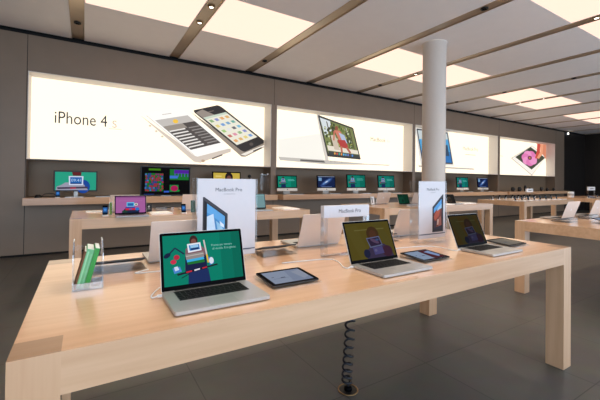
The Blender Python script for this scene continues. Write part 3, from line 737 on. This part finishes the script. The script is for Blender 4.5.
blue = [([(0,0),(1,0),(1,1),(0,1)], P(70,140,196)), ([(0,.0),(1,.0),(1,.3),(0,.2)], P(96,164,214)), ([(.0,.3),(.35,.15),(.5,.6),(.3,1),(0,1)], P(206,226,240)), ([(.5,.3),(.8,.35),(1,.6),(.7,.8)], P(150,200,226)),
        ([(.55,.6),(1,.55),(1,1),(.6,1)], P(40,104,156)), ([(.7,.25),(.95,.3),(.95,.4),(.75,.38)], P(226,238,246))]
red = [([(0,0),(1,0),(1,1),(0,1)], P(126,62,50)), ([(0,0),(1,0),(1,.22),(0,.16)], P(84,152,206)), ([(0,.16),(.5,.18),(.6,.26),(0,.3)], P(150,190,214)), ([(.2,.3),(.7,.24),(1,.4),(.8,.6),(.3,.5)], P(176,84,62)),
       ([(.1,.55),(.5,.6),(.4,.9),(0,.85)], P(166,96,80)), ([(.6,.65),(1,.55),(1,.95),(.7,1)], P(70,50,62)), ([(.35,.62),(.55,.6),(.6,.8),(.4,.82)], P(206,176,160)), ([(0,.86),(1,.92),(1,1),(0,1)], P(46,44,62))]
poster('tall white MacBook Pro poster with a blue picture, behind the nearest laptop', (.512, 1.89, TZ), False, blue, .36)
poster('tall white MacBook Pro poster with a red rock picture, right of centre', (2.128, 1.752, TZ), True, red, .332)

# small header sign on a clear frame
o = thing('table_sign', 'small white MacBook Pro header sign on a clear frame, middle of the table', 'sign', (1.253, 1.743, TZ), 0)
W, H = .37, .313
mb = MB()
for a in ((0, W, 0, .035, 0, .006), (0, .030, 0, .035, .010, .238), (W-.022, W, 0, .035, .010, .238)): mb.box(*a, BRIGHT)
s_ = mb.build('acrylic_frame', o); s_['label'] = 'clear acrylic frame'
mb = MB(); mb.box(0, W, 0, .035, .238, H, PAPER); hd = mb.build('header', o)
mb = MB(); mb.m = T(0, -.0004, .238); mb.art(W, H-.238, [('t', 'MacBook Pro', .31, .80, .62, P(40,40,44))], .0002, 1); mb.build('lettering', hd)

# ------------------------------------------------------------------ green brochures in a clear holder
o = thing('brochure_holder', 'clear open brochure holder at the left end of the foreground table', 'holder', (-.038, 1.706, TZ), 0)
mb = MB(); W, Dp = .112, .19
mb.box(0, W, 0, Dp, 0, .004, BRIGHT)
mb.box(0, W, 0, .004, .004, .03, BRIGHT)
for x in (0, W-.004):
    pts = [(.004, .004), (Dp, .004), (Dp, .19), (.10, .19), (.004, .15)]
    mb.add([(xx, y, z) for xx in (x, x+.004) for y, z in pts], [(0,1,2,3,4),(9,8,7,6,5)]+[(k,(k+5),(k+1)%5+5,(k+1)%5) for k in range(5)], BRIGHT)
mb.box(.004, W-.004, Dp-.004, Dp, .004, .16, CLEAR)
mb.build('clear_walls', o)
G1 = base('pale_green_card', (104, 176, 120), .4, noise=.12, nscale=40); G2 = base('deep_green_card', (44, 146, 56), .4, noise=.05); BRN = base('brown_card', (108, 66, 30), .5); PG = base('page_edges', (226, 230, 222), .6, noise=.1, nscale=200)
Mx = T(-.038+.010, 1.706+.012, TZ+.005) @ RY(14)
for k, (x0, w, m, lab, hh) in enumerate(((.0, .007, BRN, 'thin brown and black booklet, leftmost in the clear holder', .160), (.008, .026, G1, 'thick pale green box in the clear holder, between brown and deep green', .165), (.035, .018, G2, 'deep green box, rightmost in the clear holder', .168))):
    mb = MB(); mb.m = RY(14)
    mb.box(0, w, 0, .135, 0, hh, m)
    cv = mb.build('brochure')
    z_off = math.sin(math.radians(14))*0
    p = Vector((x0*math.cos(math.radians(14)), 0, -x0*math.sin(math.radians(14))))
    cv.location = (-.038+.0045+x0/math.cos(math.radians(14)), 1.706+.010, TZ+.0045+w*math.sin(math.radians(14)))
    tag(cv, lab, 'brochure', 'green brochures in the clear holder')
    mb = MB(); mb.m = RY(14); mb.box(.0012, w-.0012, .002, .133, hh, hh+.0008, PG); pe = mb.build('page_edge', cv); pe['label'] = 'white page edges'
    if k == 1:
        mb = MB(); mb.m = RY(14); mb.box(.004, .010, -.0006, 0, .01, hh-.01, P(150,206,160)); mb.box(.018, .022, -.0006, 0, .01, hh-.02, P(130,190,144)); mb.build('stripe', cv)

# ------------------------------------------------------------------ coiled cord and floor socket
o = thing('coiled_cord', 'black coiled cord hanging from under the foreground table to the floor', 'cord', (1.465, 1.751, 0))
mb = MB(); pts = []
turns = 13; N = 260
for k in range(N+1):
    t = k/N; z = .72*(1-t)**.85*1.0+.055; z = .055+.70*(1-t)**1.25
    r = .029*(.65+.35*min(1, t*3)); a = 2*PI*turns*t
    w = .012*math.sin(t*5)
    pts.append((w+r*math.cos(a), r*math.sin(a), z))
pts = [(0, 0, .759), (.004, 0, .757)] + pts[1:] + [(.0, 0, .03), (0, 0, .012)]
mb.tube(pts, .0078, CORD, 6); mb.build('cord', o)
o = thing('floor_socket', 'round brass-rimmed floor socket where the coiled cord ends', 'socket', (1.465, 1.751, 0))
mb = MB(); mb.lathe(0, 0, [(.058, .001), (.066, .001), (.066, .006), (.058, .006), (.058, .001)], BRASS, 32); mb.build('brass_rim', o)
mb = MB(); mb.cyl(0, 0, .0575, .001, .004, BLACK, 32); mb.lathe(0, 0, [(.02, .004), (.026, .004), (.024, .02), (.012, .026), (.008, .026)], GLASSBLK, 20); mb.build('socket_cap', o)

# ------------------------------------------------------------------ phones on docks
def phone(label, loc, rz=0, scr=((46,92,150),), dock=WHITE, group=None, simple=False):
    o = thing('phone', label, 'phone', loc, rz, group)
    mb = MB(); mb.rbox(-.035, .035, -.045, .035, 0, .012, .012, dock, n=3); mb.m = T(0, .0, .012) @ RX(-12); mb.rbox(-.012, .012, .006, .016, 0, .06, .003, dock, n=2)
    mb.build('dock', o)
    M_ = T(0, -.008, .014) @ RX(-14)
    mb = MB(); mb.m = M_ @ Matrix(((1,0,0,0),(0,0,1,0),(0,1,0,0),(0,0,0,1)))
    mb.prism(rrect(-.0295, .0295, 0, .115, .008, 3), 0, .0093, GLASSBLK); bd = mb.build('body', o)
    mb = MB(); mb.m = M_ @ T(-.025, -.0004, .02)
    c = scr[0]
    sh = [('r', 0, 0, 1, 1, E(*c)), ('r', 0, .0, 1, .08, E(*[int(v*.4) for v in c])), ('e', .5, .45, .3, .2, E(*[min(255, int(v*1.4)) for v in c])), ('r', .05, .82, .95, .97, E(*[int(v*.5) for v in c]))]
    mb.art(.05, .075, sh, .0002); mb.build('screen', bd)
    return o
SLAB = base('bright_white_plastic', (252, 249, 242), .4, spec=.5)  # near-white colour that imitates bright glints, also used for the white cards
def slab(label, x, y, w, d, rz=0):  # white slab put in where a tablet would mirror the bright wall displays
    o = thing('glint_slab', label, 'plate', (x, y, TZ), rz, 'white plates painted as glints')
    mb = MB(); mb.rbox(-w/2, w/2, -d/2, d/2, 0, .012, .012, SLAB); mb.build('plate', o)
    mb = MB(); mb.rbox(-w/2+.02, w/2-.02, -d/2+.02, d/2-.02, .0121, .016, .006, SLAB, n=2); mb.build('raised_pad', o)
GP2 = 'phones and tablets on the left back table'
PH = phone('black phone on a white dock, near the left end of the left back table', (.22, 4.92, TZ), 0)
dup(PH, 'black phone beside the narrow green leaflet on the left back table', (1.15, 4.86, TZ), 0)
# left back table: laptops
PK = laptop('open laptop with a pink screen on the left back table', (.50, 4.85, TZ), 0, pic_pink(), tilt=12, detail=False)
R2 = dup(D, 'silver laptop facing away, its lid just showing behind the pink screen', (.47, 5.36, TZ), PI)
laptop('open laptop with a pale grey-blue screen near the right end of the left back table', (2.25, 4.94, TZ), 0, pic_plain((112,146,150),(150,140,128)), tilt=14, detail=False)
dup(D, 'silver laptop facing away on the left back table, just left of the blue poster', (1.40, 5.30, TZ), PI)
slab('painted glint, a white tray right of the pink-screened laptop on the left back table', .87, 4.98, .27, .30)
dup(TR, 'tablet facing away at the rear of the left back table, left of centre', (1.0, 5.45, TZ), PI)
slab('painted glint, a white tray near the right end of the left back table', 2.80, 4.97, .30, .42)
slab('painted glint, a narrow white tray at the left end of the left back table', .12, 5.5, .2, .14)
# green leaflet stand
def easel(label, loc, m, W=.06, H=.16, rz=0):
    o = thing('leaflet_stand', label, 'leaflet', loc, rz, 'small leaflet stands')
    mb = MB(); mb.m = RX(-8); mb.box(-W/2, W/2, 0, .004, .004, H, m); mb.build('leaflet', o)
    mb = MB(); mb.box(-W/2-.004, W/2+.004, -.02, .07, 0, .004, EDGE); mb.m = RX(-8); mb.box(-W/2-.004, W/2+.004, .0045, .008, .004, H+.005, EDGE); mb.build('clear_back', o)
    return o
easel('narrow green leaflet stand just left of the tall blue poster, on the left back table', (1.29, 4.90, TZ), base('dark_green_leaflet', (10, 74, 50), .4), .06, .17)
easel('green leaflet leaning beside the left edge of the pink-screened laptop', (.285, 4.99, TZ), base('bright_green_leaflet', (96, 140, 50), .4), .03, .16)
o = thing('tag_holder', 'small black upright tag holder right of the pink-screened laptop', 'tag', (.76, 5.2, TZ))
mb = MB(); mb.box(-.04, .04, 0, .012, 0, .11, BLACK); mb.build('tag', o)
mb = MB(); mb.m = T(-.04, -.001, 0); mb.art(.08, .11, [('e', .5, .3, .15, .12, P(210,210,210)), ('r', .3, .55, .7, .62, P(180,180,180))], .0003, 1); mb.build('print', o)

# ------------------------------------------------------------------ desktop computers on the shelves
CHIN = base('lit_chin_aluminium', (228, 220, 206), .45, .2)  # aluminium made paler to carry the downlight falling on the chin
def desktop(label, loc, pic, W=.60, Hs=.34, rz=0, group='desktop computers on the wall shelves'):
    o = thing('desktop_computer', label, 'computer', loc, rz, group)
    z = 0; TL_ = T(0, 0, .078) @ RX(-5)
    mb = MB(); mb.m = TL_
    mb.rbox(-W/2, W/2, -.015, .012, z, z+.068, .004, CHIN, n=2); mb.build('chin', o)
    mb = MB(); mb.m = TL_; mb.rbox(-W/2, W/2, -.015, .012, z+.0685, z+.068+Hs, .004, GLASSBLK, n=2); sc = mb.build('screen_bezel', o)
    mb = MB(); mb.m = TL_ @ T(-W/2+.024, -.0156, z+.068+.022); mb.art(W-.048, Hs-.046, pic, .00015); mb.build('screen', sc)
    mb = MB(); w = .09
    pts = [(-.09, 0), (.09, 0), (.09, .006), (.042, .008), (.028, .16), (.016, .16), (.03, .008), (-.09, .006)]
    mb.add([(x, y, zz) for x in (-w, w) for y, zz in pts], [tuple(range(8)), tuple(reversed(range(8, 16)))]+[(k, k+8, (k+1) % 8+8, (k+1) % 8) for k in range(8)], ALU)
    mb.build('stand', o)
    mb = MB(); mb.m = TL_ @ T(0, -.0155, z+.036)
    for q in apple_pts(.013): mb.add([(x, 0, zz) for x, zz in q], [tuple(reversed(range(len(q))))], KEY)
    mb.build('logo', o)
    return o
def keyboard(label, x, w=.28, y=7.20, z=1.0, d=.11):
    o = thing('keyboard', label, 'keyboard', (x, y, z), 0, 'white keyboards on the wall shelves')
    mb = MB(); mb.rbox(-w/2, w/2, -d/2, d/2, 0, .009, .008, ALU, n=2); mb.build('base', o)
    mb = MB()
    for r_ in range(5):
        for c_ in range(13):
            a = -w/2+.008+(w-.016)/13*c_; mb.box(a+.001, a+(w-.016)/13-.001, -d/2+.008+.0188*r_, -d/2+.008+.0188*r_+.0165, .009, .0115, WHITE)
    mb.build('keys', o)
    return o
YS = 7.36
for x, W_, pc, lab in ((4.185, .56, pic_imac((10,130,106)), 'desktop computer with a green screen, leftmost on the shelf left of the column'),
                   (5.36, .59, pic_space(), 'desktop computer with a dark blue galaxy screen, left of the column'),
                   (6.38, .67, pic_imac((12,120,104)), 'desktop computer with a teal screen, third on the shelf left of the column'),
                   (7.53, .67, pic_imac((16,116,104)), 'desktop computer with a teal screen, rightmost left of the column'),
                   (11.22, .67, pic_imac((12,116,108)), 'desktop computer with a teal screen on the shelf right of the column'),
                   (12.45, .67, pic_space(), 'desktop computer with a dark blue screen on the shelf right of the column'),
                   (2.66, .65, pic_yellow(), 'desktop computer with a yellow screen peeking over the tall blue poster'),
                   (9.60, .65, pic_plain((30,60,60),(60,60,50)), 'desktop computer mostly hidden by the round column')):
    desktop(lab, (x, YS, 1.0), pc, W_, W_*.555)
for x, w, lab in ((4.32, .40, 'pale keyboard in front of the leftmost green-screened desktop computer'), (5.48, .34, 'pale keyboard in front of the galaxy-screened desktop left of the column'), (6.55, .34, 'pale keyboard below the third desktop computer left of the column'),
                  (7.75, .34, 'pale keyboard below the desktop computer nearest the column'), (-.15, .28, 'pale keyboard below the left green television'), (.28, .24, 'short pale keyboard right of the left green television'), (11.35, .3, 'pale keyboard below the teal-screened desktop right of the column'), (12.6, .3, 'pale keyboard below the blue-screened desktop right of the column')):
    keyboard(lab, x, w, 7.18)

# televisions
def tv(label, loc, W, H, z, pic, bez=.03):
    o = thing('television', label, 'television', loc, 0)
    mb = MB(); mb.rbox(-W/2, W/2, -.02, .03, z, z+H, .004, BLACK, n=2); c = mb.build('casing', o)
    mb = MB(); mb.m = T(-W/2+bez, -.0206, z+bez); mb.art(W-2*bez, H-2*bez, pic, .00015); mb.build('screen', c)
    mb = MB(); mb.rbox(-.09, .09, -.07, .09, 0, .008, .01, ALU, n=3); mb.box(-.03, .03, .031, .045, .008, z+.1, ALU); mb.build('stand', o)
    return o
tv('wide television with a green screen on the shelf at the far left', (-.13, 7.30, 1.0), .65, .36, .10, pic_zoom((40,156,128)), .022)
tv('large black television showing colourful games above the left back table', (1.38, 7.32, 1.0), .945, .58, .005, pic_games(), .02)
# small things on the left shelf
o = thing('headphone_stand', 'black gadget with a looped cord at the left end of the shelf', 'gadget', (-.66, 7.25, 1.0))
mb = MB(); mb.lathe(0, 0, [(.0, .05), (.03, .05), (.045, .03), (.05, .0)], BLACK, 16); mb.build('body', o)
mb = MB(); mb.tube([(.045, 0, .012), (.09, -.01, .06), (.15, 0, .07), (.22, .01, .06), (.26, 0, .01)], .006, BLACK); mb.build('loop_cord', o)
dup(PH, 'phone with a blue screen standing on the shelf below the left television', (-.385, 7.16, 1.0), 0)
# clear stand right of the blue poster
o = thing('clear_display_stand', 'tall clear acrylic stand on the shelf right of the blue poster', 'stand', (3.52, 7.24, 1.0))
mb = MB(); mb.box(-.11, .11, -.05, .05, 0, .01, EDGE); mb.box(-.1, -.09, -.04, .04, .01, .46, EDGE); mb.box(.09, .1, -.04, .04, .01, .46, EDGE); mb.box(-.09, .09, -.04, .04, .445, .46, EDGE); mb.box(-.09, .09, .03, .035, .01, .445, CLEAR); mb.build('clear_walls', o)
mb = MB(); 
for x in (-.07, .07): mb.lathe(x, 0, [(.0, .49), (.014, .49), (.018, .475), (.018, .461)], WHITE, 12)
mb.build('lamp_caps', o)
o = thing('web_camera', 'small black round camera on the shelf just right of the yellow screen', 'camera', (3.14, 7.25, 1.0))
mb = MB(); mb.cyl(0, 0, .045, 0, .01, BLACK, 16); mb.cyl(0, 0, .01, .01, .38, BLACK, 8); mb.build('stand', o)
mb = MB(); mb.lathe(0, 0, [(0, .38), (.03, .39), (.04, .42), (.03, .45), (0, .46)], BLACK, 16); mb.build('head', o)

# ------------------------------------------------------------------ table behind the column
dup(D, 'silver laptop facing away with a glowing emblem, left on the table behind the column', (5.15, 5.16, TZ), PI)
dup(D, 'silver laptop facing away, just left of the red-picture poster on the table behind', (6.02, 5.0, TZ), PI)
dd = laptop('small open laptop with a dark green screen on the table behind the column', (5.44, 4.82, TZ), 0, pic_plain((6,44,30),(10,60,44)), W=.32, D=.2, H=.21, tilt=18, detail=False)
laptop('small open laptop with a black screen, right part of the table behind the column', (6.72, 4.66, TZ), 0, pic_plain((30,28,26),(60,50,40)), W=.30, D=.19, H=.20, tilt=20, detail=False)
o = thing('phone_stand', 'white phone in a clear upright stand, left end of the column table', 'phone', (4.78, 5.03, TZ))
mb = MB(); mb.box(-.07, .07, -.04, .06, 0, .008, EDGE); mb.box(-.07, -.062, -.03, .05, .008, .17, EDGE); mb.box(.062, .07, -.03, .05, .008, .17, EDGE); mb.build('clear_stand', o)
mb = MB(); mb.m = RX(-8); mb.box(-.045, .045, -.006, .004, .012, .165, WHITE); mb.m = RX(-8)@T(-.03, -.007, .03); mb.art(.05, .12, [('r', .2, .1, .55, .9, E(40,40,46))], .0004, 1); mb.build('phone', o)
slab('painted glint, a white tray right of the small black-screened laptop', 7.15, 4.6, .42, .2)
slab('painted glint, a white tray just right of the red-picture poster on the table behind', 6.38, 4.55, .3, .2)

# ------------------------------------------------------------------ far phone table
n = 0
PB = phone('black phone on a white dock at the left end of the far table front row', (9.5, 4.75, TZ), 0, ((70,80,92),), group='phones on white docks on the far table')
def ordn(k): return WORD[k]
for k in range(8):
    x = 9.5+.33*k
    if k: dup(PB, 'black phone on a white dock, %s from the left in the far table front row' % ordn(k), (x, 4.75, TZ), 0)
    dup(PB, 'black phone on a white dock, %s from the left in the far table rear row' % ordn(k), (x-.1, 5.3, TZ), PI)
    o = thing('price_card', 'white card lying beside the %s phone of the far table front row' % ordn(k), 'card', (x+.16, 4.72, TZ), 0, 'white cards on the far table')
    mb = MB(); mb.box(-.08, .08, -.13, .13, 0, .012, SLAB); mb.build('card', o)
    mb = MB(); mb.box(-.05, .05, -.09, .02, .012, .0125, P(120,110,104)); mb.build('print', o)
def clear_sign(label, loc, w, h, stem, rz=0):
    o = thing('clear_stem_sign', label, 'sign', loc, rz, 'white header signs on clear frames')
    mb = MB(); mb.box(-w/2, w/2, 0, .04, stem, stem+h, WHITE); hd = mb.build('header', o)
    mb = MB(); mb.m = T(-w/2, -.001, stem); mb.art(w, h, [('r', .25, .4, .75, .6, P(120,110,104))], .0004, 1); mb.build('lettering', hd)
    mb = MB(); mb.box(-w/2, -w/2+.02, 0, .04, 0, stem, EDGE); mb.box(w/2-.02, w/2, 0, .04, 0, stem, EDGE); mb.box(-w/2+.02, w/2-.02, 0, .04, 0, .008, EDGE); mb.build('clear_frame', o)
    return o
clear_sign('white header sign on a clear frame on the far phone table', (11.0, 5.1, TZ), .36, .10, .20)
clear_sign('white header sign on a clear frame at the right edge on the farthest table', (14.62, 4.85, TZ), .55, .12, .24)
o = thing('white_speaker', 'small white rounded speaker on the farthest table', 'speaker', (13.95, 5.2, TZ))
mb = MB(); mb.lathe(0, 0, [(.0, .19), (.07, .19), (.09, .16), (.09, .03), (.075, 0)], WHITE, 20); mb.build('body', o)
mb = MB(); mb.lathe(0, 0, [(.0915, .06), (.093, .07), (.093, .12), (.0915, .13)], P(170,160,150), 20); mb.build('grille', o)
for x, y in ((13.9, 4.7), (14.5, 4.65)): dup(PB, 'black phone on a white dock, farthest table, %s' % ('left end' if x < 14 else 'below the header sign'), (x, y, TZ), 0, 'phones on the farthest table')
dup(TR, 'tablet on a wedge stand on the farthest table', (14.2, 4.72, TZ), 0)

# far shelf gadgets
def speaker(label, loc, r, h):
    o = thing('speaker', label, 'speaker', loc, 0, 'black speakers on the far right shelf')
    mb = MB(); mb.lathe(0, 0, [(0, h), (r*.5, h), (r*.8, h*.9), (r, h*.55), (r*.85, h*.15), (r*.6, 0)], BLACK, 18); mb.build('body', o)
    mb = MB(); mb.m = T(0, -r*.98, h*.5) @ RX(90); mb.lathe(0, 0, [(0, .0), (r*.5, .0), (r*.55, .012)], base('speaker_cone_grey', (70, 66, 62), .5), 14); mb.build('cone', o)
for k, (x, r, h, w) in enumerate(((14.3, .07, .17, 'first'), (14.8, .07, .18, 'second'), (15.25, .05, .24, 'third'), (15.62, .04, .15, 'fourth'), (16.6, .06, .18, 'fifth'), (17.1, .05, .14, 'sixth'), (17.7, .05, .14, 'seventh'))):
    speaker('small black speaker on the shelf under the flower display, %s from the left' % w, (x, 7.25, 1.0), r, h)

# ------------------------------------------------------------------ right-hand table
dup(D, 'silver laptop facing away with a glowing emblem on the right-hand table', (5.37, 2.04, TZ), PI)
dup(D, 'silver laptop facing away, cut by the right edge of the picture, on the right-hand table', (6.22, 2.04, TZ), PI)
dup(TR, 'tablet on a wedge stand facing away at the left end of the right-hand table', (5.02, 1.94, TZ), PI)
dup(TR, 'tablet on a wedge stand facing away between the two laptops of the right-hand table', (5.80, 1.98, TZ), PI)
dup(TR, 'tablet on a wedge stand, front edge of the right-hand table', (5.25, 1.62, TZ), 0)
